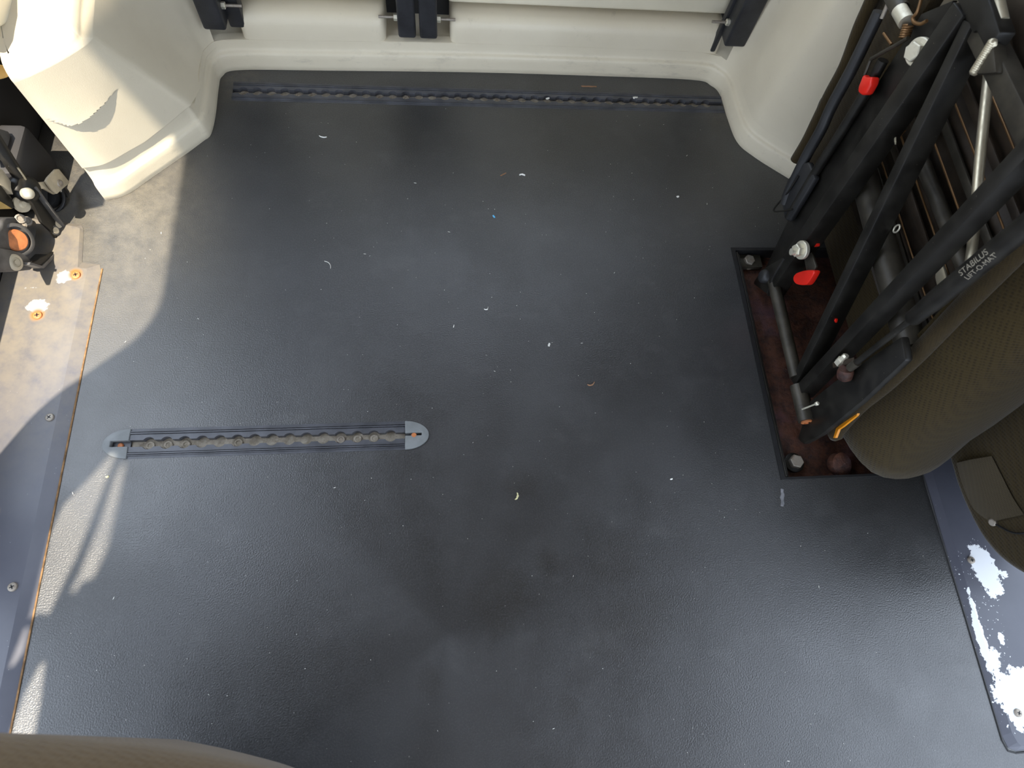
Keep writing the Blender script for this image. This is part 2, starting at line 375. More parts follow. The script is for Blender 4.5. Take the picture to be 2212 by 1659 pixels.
floor = tag(g.build('floor', M['floor']), kind='structure')
g = MB(); g.box((-.699, -1.45, -.055), (1.015, 1.25, -.045)); tag(g.build('floor_pan', M['body']), kind='structure')

# ------------------------------------------------------------------ rear moulding (kick strip round the floor)
FE = [(235, 432), (276, 420), (335, 380), (397, 337), (440, 305), (456, 291), (466, 250), (473, 190), (481, 165), (519, 152), (700, 153), (1030, 157), (1300, 165), (1495, 173), (1536, 186), (1555, 206), (1570, 254), (1591, 306), (1625, 337), (1701, 385)]
fe = [FL(*p) for p in FE]; fe[0] = Vector((-.567, .7275, 0)); fe.append(fe[-1]+Vector((.16, -.13, 0)))
KP = crom(fe, 420)
def normals(P):
    o = []
    for i in range(len(P)):
        d = (P[min(i+2, len(P)-1)]-P[max(i-2, 0)]); o.append(Vector((-d.y, d.x, 0)).normalized())
    return o
KN = normals(KP)
kprof = [(.004, -.003), (0, .0005), (.0008, .010), (.0016, .022), (.0026, .0300), (.0040, .0338), (.0060, .0358), (.0080, .0370), (.0095, .0390), (.0105, .0430), (.0115, .0500), (.0125, .058)]
_ic = min(range(len(KP)), key=lambda i: (KP[i]-Vector((-.409, .875, 0))).length)
def ktop(i):
    t = max(0., min(1., (_ic+6-i)/12.)); return KP[i]+KN[i]*(.028-.0145*t)+Vector((0, 0, .0590+.0190*t))
g = MB(); g.grid([[KP[i]+KN[i]*s_+Vector((0, 0, z)) for s_, z in kprof]+[ktop(i)] for i in range(len(KP))])
# end return at the left
e0 = [KP[0]+KN[0]*s_+Vector((0, 0, z)) for s_, z in kprof]; e1 = [p+Vector((-.012, .035, 0)) for p in e0]; g.grid([e1, e0])
tag(g.build('trim_1', M['trim'], smooth=60), kind='structure')

# left corner moulding with ledge on top
iA = min(range(len(KP)), key=lambda i: abs(KP[i].x+.395)+(0 if KP[i].y > 1 else 9))
LP = [KP[i]+KN[i]*(.0085+.0015*max(0., min(1., (i-60)/30.))) for i in range(0, iA+1)]; NL = len(LP)
ic = min(range(NL), key=lambda i: (LP[i]-Vector((-.425, .88, 0))).length)
ZT = .262
qf = crom([LP[0]+Vector((-.006, .004, 0)), LP[0].lerp(Vector((-.500, .812, 0)), .5), Vector((-.505, .806, 0)), Vector((-.4975, .822, 0))], ic+1)
qb = crom([Vector((-.4975, .822, 0)), Vector((-.505, .873, 0)), Vector((-.510, .95, 0)), Vector((-.49, 1.03, 0)), Vector((-.455, 1.075, 0)), Vector((-.42, 1.10, 0))], NL-ic)
QP = qf+qb[1:]
tear = []
_a = fe[0]+KN[0]*.010; _n = -KN[20]
for px, py in ((92, 257), (120, 259), (152, 258), (174, 248), (192, 235), (228, 205), (246, 188), (260, 175)):
    r = R @ np.array([(px-CX)/F, (py-CY)/F, 1.0]); r = Vector(r); o = Vector((0, 0, H)); k = (_a-o).dot(_n)/r.dot(_n); tear.append(o+r*k)
tx = [p.x for p in tear]; tz = [p.z for p in tear]
zs = [.052]+list(np.linspace(.054, ZT-.022, 122)); rows = []
fade = lambda i: max(0., min(1., (ic+14-i)/30.))
for i in range(NL):
    row = []; nrm = KN[i]
    lipz = .058+.010*abs(i/ic*2-1) if i < ic else .068-.026*min(1, (i-ic)/18)
    for k, z in enumerate(zs):
        zz = lipz+(z-zs[0])/(zs[-1]-zs[0])*(ZT-.022-lipz)
        t = max(0, (zz-lipz))/(ZT-lipz); p = LP[i].lerp(QP[i], t**1.05)
        if k == 0: p = p+nrm*.008
        elif k == 1: p = p+nrm*.0015
        if i <= ic and tx[0] < p.x < tx[-1]:
            zt = float(np.interp(p.x, tx, tz)); w_ = math.sin(math.pi*(p.x-tx[0])/(tx[-1]-tx[0]))**1.25
            if zz > zt: p = p-nrm*(.0058*w_*math.exp(-(zz-zt)/.05))
            else: p = p+nrm*(.0022*w_*math.exp(-(zt-zz)/.035))
        row.append(Vector((p.x, p.y, zz)))
    b = LP[i].lerp(QP[i], 1.0)
    for a in range(1, 8):
        th = a/7*math.pi/2; q = b+nrm*(.022*(1-math.cos(th))); row.append(Vector((q.x, q.y, ZT-.022+.022*math.sin(th))))
    for e in (.05, .12, .22): q = b+nrm*e; row.append(Vector((q.x, q.y, ZT+e*.06)))
    rows.append(row)
g = MB(); g.grid(rows)
g.grid([[p+Vector((-.014, .06, 0)) for p in rows[0][:-3]], rows[0][:-3]])
tag(g.build('trim_2', M['trim'], smooth=50), kind='structure')

# right corner moulding
iB = min(range(len(KP)), key=lambda i: abs(KP[i].x-.572)+(0 if KP[i].y > 1 else 9))
rows = []
for i in range(iB, len(KP)):
    p = KP[i]+KN[i]*.0118; row = []
    for k in range(26):
        t = k/25; row.append(p+KN[i]*(.02*t+.05*t*t)+Vector((0, 0, .056+t*.57)))
    rows.append(row)
g = MB(); g.grid(rows); tag(g.build('trim_3', M['trim'], smooth=60), kind='structure')

# rear step blocks between the hinge notches
_kx = [p.x for p in KP if p.y > 1.03]; _ky = [p.y for p in KP if p.y > 1.03]
def ky(x): return float(np.interp(x, _kx, _ky))
def step_block(x0, x1):
    prof = [(.0115, .052), (.0128, .066), (.0148, .084), (.0178, .0945), (.0235, .1015), (.0315, .1055), (.047, .108), (None, .110), (None, .045)]
    xs = [x0, x0+.0015, x0+.005, x0+.012]+list(np.linspace(x0+.03, x1-.03, 14))+[x1-.012, x1-.005, x1-.0015, x1]; ins = [.012, .006, .002, 0]+[0]*14+[0, .002, .006, .012]
    g = MB(); g.loft([[Vector((x, 1.128 if y is None else min(1.128, ky(x)+y+i_), z-(i_*.6 if z > .06 else 0))) for y, z in prof] for x, i_ in zip(xs, ins)])
    return g
g = step_block(-.352, -.090); b = step_block(.030, .566); g.add(b.v, b.f)
g.grid([[Vector((x, ky(x)+.0118, .0575)), Vector((x, ky(x)+.028, .0580)), Vector((x, 1.13, .059))] for x in list(np.linspace(-.45, .62, 40))])
tag(g.build('trim_4', M['trim'], smooth=45), kind='structure')
g = MB(); g.box((-.50, 1.130, .03), (.66, 1.145, .6)); tag(g.build('wall_rear_recess', M['plastic']), kind='structure')
# cream panels above the step
for x0, x1, lab in ((-.347, -.086, 'short cream panel edge above the rear step, between the two left hinge straps'), (.026, .577, 'long cream panel edge above the rear step, right of the paired straps')):
    p = empty('rear_panel', ((x0+x1)/2, 1.10, .12), lab, 'panel', 'cream panels above the rear step')
    g = MB(); g.box((x0, 1.080, .122), (x1, 1.1285, .60)); g.build('panel_board', M['cream'], p, bevel=.008, seg=3)
# hinge straps
def strap(px0, px1, pyb, y, wdt, th, lab, side, top=.6):
    a = U(px0, pyb, 1, y); b = U(px1, pyb, 1, y); x0, x1 = a.x, b.x; z0 = (a.z+b.z)/2
    p = empty('hinge_strap', ((x0+x1)/2, y, z0), lab, 'strap', 'black hinge straps on the rear step')
    g = MB(); g.box((x0, y, z0), (x1, y+th, top)); g.build('strap_arm', M['strap'], p, bevel=.005, seg=3)
    if side:
        xs = x0 if side < 0 else x1
        c = Vector((xs, y+th*.55, z0+.036)); g = MB(); g.lathe(c, (side, 0, 0), [(.0062, -.002), (.0062, .006), (.0048, .0068)], 6); g.build('bolt', M['steel'], p, smooth=30)
        g = MB(); g.lathe(c+Vector((side*.004, 0, 0)), (side, 0, 0), [(.0025, 0), (.0025, .03)], 10); g.build('pin', M['dull'], p, smooth=40)
    return p, x0, x1, z0
strap(861, 899, 84, 1.052, 0, .020, 'left strap of the black pair in the middle of the rear step', -1)
strap(907, 945, 86, 1.052, 0, .020, 'right strap of the black pair in the middle of the rear step', 1)
p, x0, x1, z0 = strap(441, 490, 67, 1.022, 0, .035, 'black strap at the left end of the rear step', 1)
g = MB(); g.box((x1-.002, 1.050, .078), (x1+.026, 1.075, .6)); g.build('strap_flange', M['strap'], p, bevel=.004)
p, x0, x1, z0 = strap(1563, 1609, 103, 1.020, 0, .040, 'black strap at the right end of the rear step', -1)
g = MB(); g.box((x0-.006, 1.052, .062), (x0+.004, 1.066, .6)); g.build('strap_flange', M['strap'], p, bevel=.003)

# ------------------------------------------------------------------ sill plates at both sides
def screw(p, r, parent, mat, nm='screw'):
    g = MB(); g.lathe(p, (0, 0, 1), [(r, 0), (r*1.0, .0008), (r*.92, .0022), (r*.6, .0032), (r*.25, .0030)], 18)
    o = g.build(nm, mat, parent, smooth=40)
    g = MB()
    a = random.random()*3
    for k in range(2):
        d = Vector((math.cos(a+k*math.pi/2), math.sin(a+k*math.pi/2), 0)); g.obox(Vector(p)-d*r*.5+Vector((0, 0, .0031)), Vector(p)+d*r*.5+Vector((0, 0, .0031)), (0, 0, 1), .0006, r*.22)
    g.build('cross_slot', M['rubber'], o); return o
SZ = .0042
def sill(name, outline, edge_i, mat, lab):
    """sheet with a bevelled inner edge: outline list of (x,y) with inset flags"""
    p = empty(name, (outline[0][0], outline[0][1], 0), lab, 'sill plate')
    lo = [Vector((x, y, .0004)) for x, y, i_ in outline]; hi = [Vector((x+dx, y+dy, SZ)) for (x, y, (dx, dy)) in outline]
    g = MB(); g.loft([lo, hi]); g.build('plate', mat, p); return p
sl_out = [(-.5515, -1.2, (-.019, 0)), (-.5515, .590, (-.019, -.004)), (-.5555, .600, (-.017, -.010)), (-.583, .604, (-.003, -.012)), (-.592, .668, (-.004, 0)), (-.5965, .677, (-.006, -.006)), (-.697, .695, (0, -.004)), (-.697, -1.2, (0, 0))]
p = sill('sill_plate', sl_out, 0, M['sillL'], 'long grey sill plate along the left edge of the floor, under the sun patch')
for q in ((108, 902), (28, 1268)): screw(FL(*q, SZ), .0062, p, M['dull'])
for q in ((165, 595), (82, 682)): screw(FL(*q, SZ), .0068, p, M['shaft'])
g = MB(); g.obox((-.5500, -1.2, .0006), (-.5500, .592, .0006), (1, 0, 0), .0022, .0014); g.build('edge_sealant', simple('rusty_gap_grime', (.20, .11, .045), .9, 0, .5, 60), p)
sr = [(.786, .60, (.014, 0)), (.786, -.185, (.014, .004)), (.790, -.200, (.014, .006)), (.80, -.205, (.008, .006)), (.99, -.205, (0, .004)), (.99, .60, (0, 0))]
p = sill('sill_plate', sr, 0, M['sillR'], 'grey sill plate with flaked white patches along the right edge of the floor')
for q in ((2097, 1210), (2198, 1540)): screw(FL(*q, SZ), .0058, p, M['dull'])
g = MB(); g.tube([(.7845, .60, .0003), (.7845, -.19, .0003), (.789, -.204, .0003), (.80, -.2075, .0003), (.99, -.2075, .0003)], .0014, 6); g.build('edge_gap', M['rubber'], p)

# ------------------------------------------------------------------ anchor rails
def rail(x0, x1, y0, y1, xh0, nh, lab, tilt=0.0, caps=True):
    cy = (y0+y1)/2; hw = (y1-y0)/2
    p = empty('anchor_rail', ((x0+x1)/2, cy, 0), lab, 'anchor rail', 'slotted floor anchor rails')
    pitch = .0254; rh = .0095; sw = .0052
    edge = []                                    # scalloped edge
    a0 = math.asin(sw/rh)
    edge.append((x0, sw))
    for k in range(nh):
        c = xh0+k*pitch
        for i in range(11):
            a = math.pi-a0-(math.pi-2*a0)*i/10; edge.append((c+rh*math.cos(a), rh*math.sin(a)))
    edge.append((x1, sw))
    edge = [e for e in edge if x0 <= e[0] <= x1]
    g = MB()
    for s_ in (1, -1):
        poly = [Vector((x, cy+s_*y, .0010)) for x, y in edge]+[Vector((x1, cy+s_*.0135, .0010)), Vector((x0, cy+s_*.0135, .0010))]
        g.prism(poly, (0, 0, -.0095))
        for a, b, zt in ((.0135, .0148, -.0008), (.0148, .0166, .0020), (.0166, .0178, -.0010), (.0178, .0190, .0020), (.0190, hw, .0004)):
            ya, yb = cy+s_*a, cy+s_*b; g.box((x0, min(ya, yb), -.010), (x1, max(ya, yb), zt))
    g.build('rail_body', M['rail'], p)
    g = MB(); n = 120
    g.grid([[Vector((x0+(x1-x0)*i/n, cy+yy, -.0085+.0016*noise.noise(Vector((i*.35, yy*300, 0))))) for yy in (-.0125, -.006, 0, .006, .0125)] for i in range(n+1)])
    g.build('channel_floor', M['dirt'], p, smooth=60)
    # grit plugs and bolt heads in some holes
    for k in range(nh):
        if random.random() < .30:
            c = Vector((xh0+k*pitch, cy-.0015, -.0088)); g = MB(); g.lathe(c, (0, 0, 1), [(.0066, 0), (.0066, .0022), (.0058, .003), (.0034, .003), (.0030, .002)], 16); g.build('floor_bolt', M['dirt'] if random.random() < .6 else M['dull'], p, smooth=40)
    if caps:
        for s_, xe, L_, sl0, sl1, lab2 in ((-1, x0, .037, .010, .0045, 'left'), (1, x1, .037, .012, .0024, 'right')):
            n = 18; outer = [Vector((xe+s_*(L_*math.sin(math.pi*i/n)), cy+(hw)*math.cos(math.pi*i/n), .0032)) for i in range(n+1)]
            xi = xe+s_*.0005; xo = xe+s_*.026
            if s_ < 0: slot = [(xi, -sl1), (xi, sl1), (xo, sl1), (xo, -sl1)]
            else: slot = [(xi, -.001), (xi, .003), (xo, .003), (xo, -.001)]
            # cap as C-shape with slot
            poly = outer+[Vector((xi, cy+y, .0032)) for _, y in (slot[0],)]+[Vector((xo, cy+slot[3][1], .0032)), Vector((xo, cy+slot[2][1], .0032)), Vector((xi, cy+slot[1][1], .0032))]
            g = MB(); g.prism(poly, (0, 0, -.013)); o = g.build('end_cap', M['cap'], p, bevel=.0012, seg=2)
            g = MB(); g.box((min(xi, xo), cy-.008, -.0085), (max(xi, xo), cy+.008, -.006)); g.build('slot_floor', M['rail'], o)
            g = MB(); g.lathe((xe+s_*.014, cy+(-.001 if s_ > 0 else -.001), -.006 if s_ < 0 else .0005), (0, 0, 1), [(.0042, 0), (.0042, .002), (.003, .003)], 14); g.build('cap_screw', M['shaft'], o, smooth=40)
    return p
c0 = FL(180+400/2.836, 860+275/2.836).x
rail(*FT, c0-.0254*0, 15, 'short dark slotted anchor rail with rounded grey end caps, in mid floor')
c1 = FL(400+420/3.352, 655/3.352).x
rail(*RT, c1, 37, 'long dark slotted anchor rail across the floor below the rear step', caps=False)

# ------------------------------------------------------------------ right folded seat
seat = empty('folded_seat', (.66, .42, 0), 'folded-up seat on the right showing black tube frame and brown mesh fabric', 'seat')
def part(nm, g, mat, parent=None, **k): return g.build(nm, M[mat], parent or seat, **k)
# recess: lip, tray, rust plate
g = MB(); z0 = -.030
g.holed([(PX0, PY0, .0015), (PX1, PY0, .0015), (PX1, PY1, .0015), (PX0, PY1, .0015)], [[(PX0+.0075, PY0+.004, .0015), (PX1-.004, PY0+.004, .0015), (PX1-.004, PY1-.006, .0015), (PX0+.0075, PY1-.006, .0015)]], (0, 0, -.028))
part('recess_frame', g, 'rubber')
for k, (xx, zz) in enumerate(((PX0+.0095, .0005), (PX0+.0145, -.004))):
    g = MB(); g.obox((xx, PY0+.005, zz), (xx, PY1-.010, zz), (1, 0, 0), .0026, .004); part('seal_strip', g, 'black', bevel=.0008)
g = MB(); n = 30; m_ = 20
g.grid([[Vector((PX0+.012+(PX1-PX0-.016)*i/n, PY0+.004+(PY1-PY0-.010)*j/m_, -.024+.002*noise.noise(Vector((i*.6, j*.6, 3))))) for j in range(m_+1)] for i in range(n+1)])
part('base_plate', g, 'rust', smooth=60)
def hexbolt(c, axis, r, hgt, wr, mat, wmat, parent=None, nm='bolt', wh=.003):
    c = Vector(c); a = Vector(axis).normalized()
    g = MB(); g.lathe(c+a*wh, a, [(r, 0), (r, hgt*.85), (r*.88, hgt)], 6); o = part(nm, g, mat, parent, smooth=25)
    g = MB(); g.lathe(c, a, [(wr, -.002), (wr, wh*.7), (wr*.93, wh)], 24); part('washer', g, wmat, o if parent is None else o, smooth=40)
    return o
hexbolt(FL(1617, 562, -.012)+Vector((0, 0, -.006)), (.1, -.1, 1), .0105, .008, .0155, 'dull', 'dull')
hexbolt(FL(1720, 997, -.012)+Vector((0, 0, -.008)), (0, 0, 1), .0115, .010, .0165, 'dull', 'black')
g = MB(); g.lathe(FL(1812, 1000, -.010)+Vector((0, 0, -.012)), (.2, -.2, 1), [(.016, 0), (.019, .004), (.019, .016), (.013, .018)], 24); part('floor_bushing', g, 'rust', smooth=40)
# pivot tube in two lengths, with end nut
XV = .592
pA = XP(1662, 632, XV); pM = XP(1706, 825, XV); pB = XP(1735, 922, XV)
zp = .022
for o in (pA, pM, pB): pass
g = MB(); g.tube([(XV, pA.y+.02, zp), (XV, pM.y, zp)], .0105, 20); part('pivot_tube', g, 'tube', smooth=50)
g = MB(); g.tube([(XV, pM.y-.015, zp), (XV, pB.y+.005, zp)], .0135, 20); g.lathe((XV, pB.y+.030, zp), (0, 1, 0), [(.0140, 0), (.0140, .0015)], 20); o = part('pivot_sleeve', g, 'tube', smooth=40)
g = MB(); g.lathe((XV, pB.y+.006, zp), (0, -1, 0), [(.0095, 0), (.0095, .003), (.0055, .004), (.0050, .002)], 16); part('pivot_pin', g, 'shaft', o, smooth=40)
# recess bracket plates beside the pivot
g = MB(); q = [XP(*t, .582) for t in ((1626, 612), (1645, 583), (1690, 556), (1692, 560), (1668, 600), (1655, 634))]; g.prism(q, (.012, 0, 0)); part('pivot_bracket', g, 'black', bevel=.0012)
g = MB(); g.lathe(XP(1652, 597, .580), (-1, .1, .2), [(.0125, -.006), (.0125, .003), (.010, .007), (.004, .008)], 20); part('bracket_cap', g, 'plastic', smooth=50)
g = MB(); g.box((.552, .60, -.022), (.60, .628, -.012)); part('bracket_foot', g, 'tube', bevel=.002)
# frame bars (standing tubes)
def bar(a, b, x, w, d, mat='black', nm='frame_bar', x2=None, bev=.002, xt=None):
    p0 = XP(*a, x); p1 = XP(*b, x2 if x2 is not None else x)
    g = MB(); g.obox(p0+Vector((d/2, 0, 0)), p1+Vector((d/2, 0, 0)), Vector((0, 1, 0)), w, d); return part(nm, g, mat, bevel=bev)
bar((1653, 628), (2069, 18), .585, .027, .032)
bar((1712, 828), (2090, 46), .588, .0165, .030)
bar((1716, 850), (2245, 283), .586, .019, .030)
# lower arm plate near the cushion
g = MB(); q = [XP(*t, .596) for t in ((1747, 868), (1800, 825), (1947, 726), (1956, 778), (1860, 868), (1772, 940), (1735, 960), (1722, 948))]; g.prism(q, (.012, 0, 0)); part('lower_arm', g, 'black', bevel=.003)
# side plate left of the far bar
g = MB(); q = [XP(*t, .606) for t in ((1640, 606), (1673, 537), (1702, 476), (1800, 330), (1880, 205), (1990, 30), (2060, 0), (1960, 190), (1739, 525), (1690, 600))]; g.prism(q, (.006, 0, 0)); part('side_plate', g, 'black', bevel=.001)
g = MB(); q = [XP(*t, .592) for t in ((1702, 386), (1729, 352), (1745, 350), (1760, 385), (1705, 478), (1694, 474), (1686, 425))]; g.prism(q, (.010, 0, 0)); part('edge_cover', g, 'plastic', bevel=.003)
def ptube(pts, x, r, mat, nm, n=12, cr=40, parent=None, smooth=60):
    P = [XP(a, b, x if len(t_) == 0 else t_[0]) for a, b, *t_ in pts]
    if len(P) > 2: P = crom(P, cr)
    g = MB(); g.tube(P, r, n); return part(nm, g, mat, parent, smooth=smooth)
ptube([(1900, 25), (1842, 145), (1797, 229), (1774, 280), (1742, 337), (1709, 405), (1696, 440)], .596, .0085, 'plastic', 'edge_rod')
ptube([(1908, 130), (1864, 209), (1810, 297), (1756, 381), (1704, 470)], .598, .0072, 'black', 'inner_rod')
ptube([(1725, 380), (1700, 418), (1671, 453), (1690, 456), (1712, 452)], .590, .0016, 'black', 'wire_loop', 8)
ptube([(1905, 40), (1935, -30)], .594, .003, 'dull', 'edge_cable', 8)
# fabric hem round the far edge of the cushion
ptube([(1900, -40), (1884, 0), (1857, 61), (1827, 142), (1795, 202), (1765, 263), (1745, 304), (1720, 346)], .612, .010, 'welt', 'fabric_hem')
ptube([(1803, 196, .62), (1778, 212, .63), (1766, 240, .63), (1768, 258, .62)], .62, .0025, 'rubber', 'hem_loop', 8)
g = MB(); q = [XP(*t, .626) for t in ((1900, -45), (1886, 0), (1859, 61), (1829, 142), (1797, 202), (1767, 263), (1747, 304), (1722, 350), (1704, 390), (1692, 440), (1707, 474), (1800, 330), (2010, 0), (2040, -50))]; g.prism(q, (.02, 0, 0)); part('cushion_side', g, 'welt', bevel=.004)
# torsion tube, cross tubes behind the bars
tz = XP(1850, 300, .640).z
def ytube(pa, pb, x, r, mat, nm, n=20, end=None):
    a = XP(*pa, x); b = XP(*pb, x); g = MB(); g.tube([a, b], r, n); return part(nm, g, mat, smooth=50)
ytube((1846, 305), (1968, 752), .640, .019, 'tube', 'torsion_tube', 24)
ytube((1990, 345), (2095, 610), .668, .0095, 'tube', 'cross_tube')
# seat pan with ribs (behind the wires)
def panpt(y, z, x=.70): return Vector((x, y, z))
g = MB(); rows = []
for i in range(61):
    z = .12+.60*i/60; rows.append([Vector((.704+.006*math.sin(i*1.05), y, z)) for y in (.30+.27*z, .45+.1*z, .60, .73)])
g.grid(rows); g.grid([[Vector((.714, p.y, p.z)) for p in r_] for r_ in rows]); part('seat_pan', g, 'pan', smooth=60)
for k, z in enumerate(np.linspace(.16, .70, 13)):
    g = MB(); g.obox((.690, .30+.27*z, z), (.690, .725, z+.004), (0, 0, 1), .012, .004); part('pan_rib', g, 'tube' if k in (0, 1, 4) else 'pan', bevel=.001)
for k, z in enumerate(np.linspace(.24, .66, 10)):
    y0, y1 = .29+.27*z, .66-.02*(k % 2); g = MB(); g.tube([(.672, y0, z), (.672, y1, z+.003), (.682, y1+.004, z+.003)], .0014, 8)
    g.obox((.671, y1-.006, z-.006), (.671, y1-.006, z+.012), (0, 1, 0), .0016, .0016); part('spring_wire', g, 'wire', smooth=50)
g = MB(); g.obox((.665, .66, .22), (.665, .60, .66), (0, 1, 0), .010, .005); part('wire_rail', g, 'black', bevel=.001)
g = MB(); g.obox((.660, .36, .26), (.660, .47, .70), (0, 1, 0), .010, .005); part('wire_rail', g, 'black', bevel=.001)
# bright diagonal rods
ptube([(2137, 150), (2116, 354), (2104, 500), (2084, 650)], .640, .0058, 'chrome', 'diagonal_rod', 14)
ptube([(2150, -30), (2166, 45)], .60, .006, 'chrome', 'upper_rod', 14)
# top frame corner, welds
bar((2085, 28), (2262, 395), .592, .024, .022, 'tube', 'top_bar')
g = MB(); q = [XP(*t, .588) for t in ((2062, -10), (2100, 72), (2108, 66), (2130, 110), (2160, 70), (2130, -20))]; g.prism(q, (.02, 0, 0)); part('corner_gusset', g, 'black', bevel=.002)
g = MB(); q = [XP(*t, .584) for t in ((2137, 90), (2146, 100), (2152, 158), (2100, 162), (2112, 138))]; g.prism(q, (.016, 0, 0)); part('gusset_tab', g, 'tube', bevel=.003)
g = MB()
for k in range(16):
    t = k/15; c = XP(2141-38*t, 92+62*t, .582); g.lathe(c, (-1, -.3, .3), [(.0045+.001*math.sin(k*2.1), -.004), (.004, .001), (.0015, .003)], 8)
part('weld_bead', g, 'chrome', smooth=60)
g = MB(); q = [XP(*t, .63) for t in ((2168, -20), (2230, -20), (2230, 230), (2190, 130))]; g.prism(q, (.01, 0, 0)); part('hinge_plate', g, 'pan', bevel=.002)
# big white flange bolts on the far bar
hexbolt(XP(1733, 540, .580), (-1, -.12, .10), .0105, .010, .0150, 'steel', 'steel', nm='flange_nut', wh=.004)
g = MB(); c = XP(1716, 544, .566); g.tube([c+Vector((.012, 0, 0)), c+Vector((-.006, 0, 0))], .0055, 14); part('bolt_end', g, 'steel', smooth=40)
hexbolt(XP(1985, 112, .595), (-1, -.2, .15), .0115, .009, .0165, 'steel', 'steel', nm='flange_nut', wh=.004)
# release lever with red knob
g = MB(); q = [XP(*t, .594) for t in ((1736, 555), (1752, 545), (1762, 575), (1757, 592), (1742, 590))]; g.prism(q, (.004, 0, 0)); lev = part('release_lever', g, 'tube', bevel=.001)
g = MB(); q = crom([XP(*t, .588) for t in ((1713, 598), (1719, 590), (1738, 584), (1756, 584), (1757, 590), (1744, 612), (1737, 616), (1720, 614), (1713, 606), (1713, 598))], 34)[:-1]; g.prism(q, (.012, 0, 0)); o = part('lever_knob', g, 'red', lev, bevel=.003, seg=3); o['label'] = 'red knob'
g = MB(); q = [XP(*t, .606) for t in ((1752, 520), (1764, 516), (1764, 532), (1754, 535))]; g.prism(q, (.006, 0, 0)); part('red_tag', g, 'red', bevel=.001)
g = MB(); q = [XP(*t, .600) for t in ((1798, 690), (1802, 684), (1806, 690), (1804, 697), (1801, 691), (1797, 696))]; g.prism(q, (.003, 0, 0)); part('orange_clip', g, 'red')
# far release handle: wire with red sleeve
ptube([(1962, 82), (1881, 128)], .588, .0026, 'tube', 'release_wire', 10); ptube([(1881, 128), (1868, 162)], .588, .0022, 'tube', 'release_wire', 10)
g = MB(); q = [XP(*t, .583) for t in ((1864, 160), (1867, 166), (1883, 166), (1880, 182), (1868, 204), (1860, 206), (1852, 199), (1853, 188))]; g.prism(q, (.013, 0, 0)); o = part('release_sleeve', g, 'red', bevel=.0035, seg=3); o['label'] = 'red release sleeve'
ptube([(1909, 72), (1926, 96)], .590, .002, 'wire', 'wire_stub', 8)
# spring and actuator by the top
ptube([(1925, -20), (1945, 22)], .598, .011, 'tube', 'actuator_tube', 16); ptube([(1943, 22), (1958, 48)], .596, .0095, 'steel', 'actuator_collar', 16)
g = MB(); a = XP(1962, 54, .596); b = XP(1953, 84, .596); ax = (b-a).normalized(); u_ = ax.orthogonal().normalized(); w_ = ax.cross(u_)
g.tube([a.lerp(b, k/72)+(u_*math.cos(k/72*2*math.pi*6)+w_*math.sin(k/72*2*math.pi*6))*.0058 for k in range(73)], .0012, 6); part('coil_spring', g, 'wire', smooth=60)
ptube([(1992, -10), (1982, 25), (1972, 38), (1975, 48), (1988, 52), (2002, 45)], .594, .0022, 'wire', 'hook_wire', 10)
# small rings and clips caught between the bars
g = MB(); c = XP(1937, 494, .62); g.tube([c+Vector((0, math.cos(k/20*2*math.pi)*.004, math.sin(k/20*2*math.pi)*.0065)) for k in range(21)], .0013, 8); part('spring_ring', g, 'steel', smooth=60)
g = MB()
for k in range(4): a = XP(1935, 300+k*4, .61); g.tube([a, a+Vector((0, .006, .001))], .0012, 6)
part('spring_clip', g, 'chrome')
g = MB(); q = [XP(*t, .64) for t in ((1909, 672), (1935, 652), (1934, 662), (1910, 682))]; g.prism(q, (.004, 0, 0)); part('metal_tab', g, 'chrome', bevel=.0006)
g = MB(); q = [XP(*t, .66) for t in ((2022, 570), (2034, 568), (2062, 660), (2040, 690), (2020, 600))]; g.prism(q, (.004, 0, 0)); part('metal_tab', g, 'chrome', bevel=.0006)
# gas spring
XG = .585
g0 = XP(1838, 793, XG); g1 = XP(1968, 691, XG); g2 = XP(2270, 444, XG)
g = MB(); ax = (g2-g1).normalized(); L = (g2-g1).length; g.lathe(g1, ax, [(.0048, -.001), (.0080, 0), (.0100, .004), (.0105, .020), (.0118, .045), (.0118, L)], 28); gs = part('gas_spring', g, 'black', smooth=45); gs['label'] = 'gas spring'
g = MB(); g.tube([g0, g1+ax*.01], .0042, 14); part('piston_rod', g, 'black', gs, smooth=50)
g = MB(); c = XP(1826, 806, XG); g.lathe(c, (.2, -.5, -.8), [(.010, -.008), (.0115, -.002), (.0105, .008), (.006, .012)], 14); part('ball_socket', g, 'rust', gs, smooth=50)
g = MB(); g.tube([XP(1836, 795, XG), XP(1852, 783, XG)], .006, 12); part('rod_end', g, 'tube', gs, smooth=50)
g = MB(); c = XP(1817, 780, XG); g.lathe(c, (.1, .25, 1), [(.0075, -.006), (.0075, .003), (.0060, .004), (.0055, .011), (.0035, .014)], 6); part('stud_nut', g, 'steel', gs, smooth=25)
g = MB(); g.obox(XP(1800, 789, XG), XP(1846, 778, XG), (0, 1, 0), .008, .0025); part('stud_plate', g, 'pan', gs, bevel=.0008)
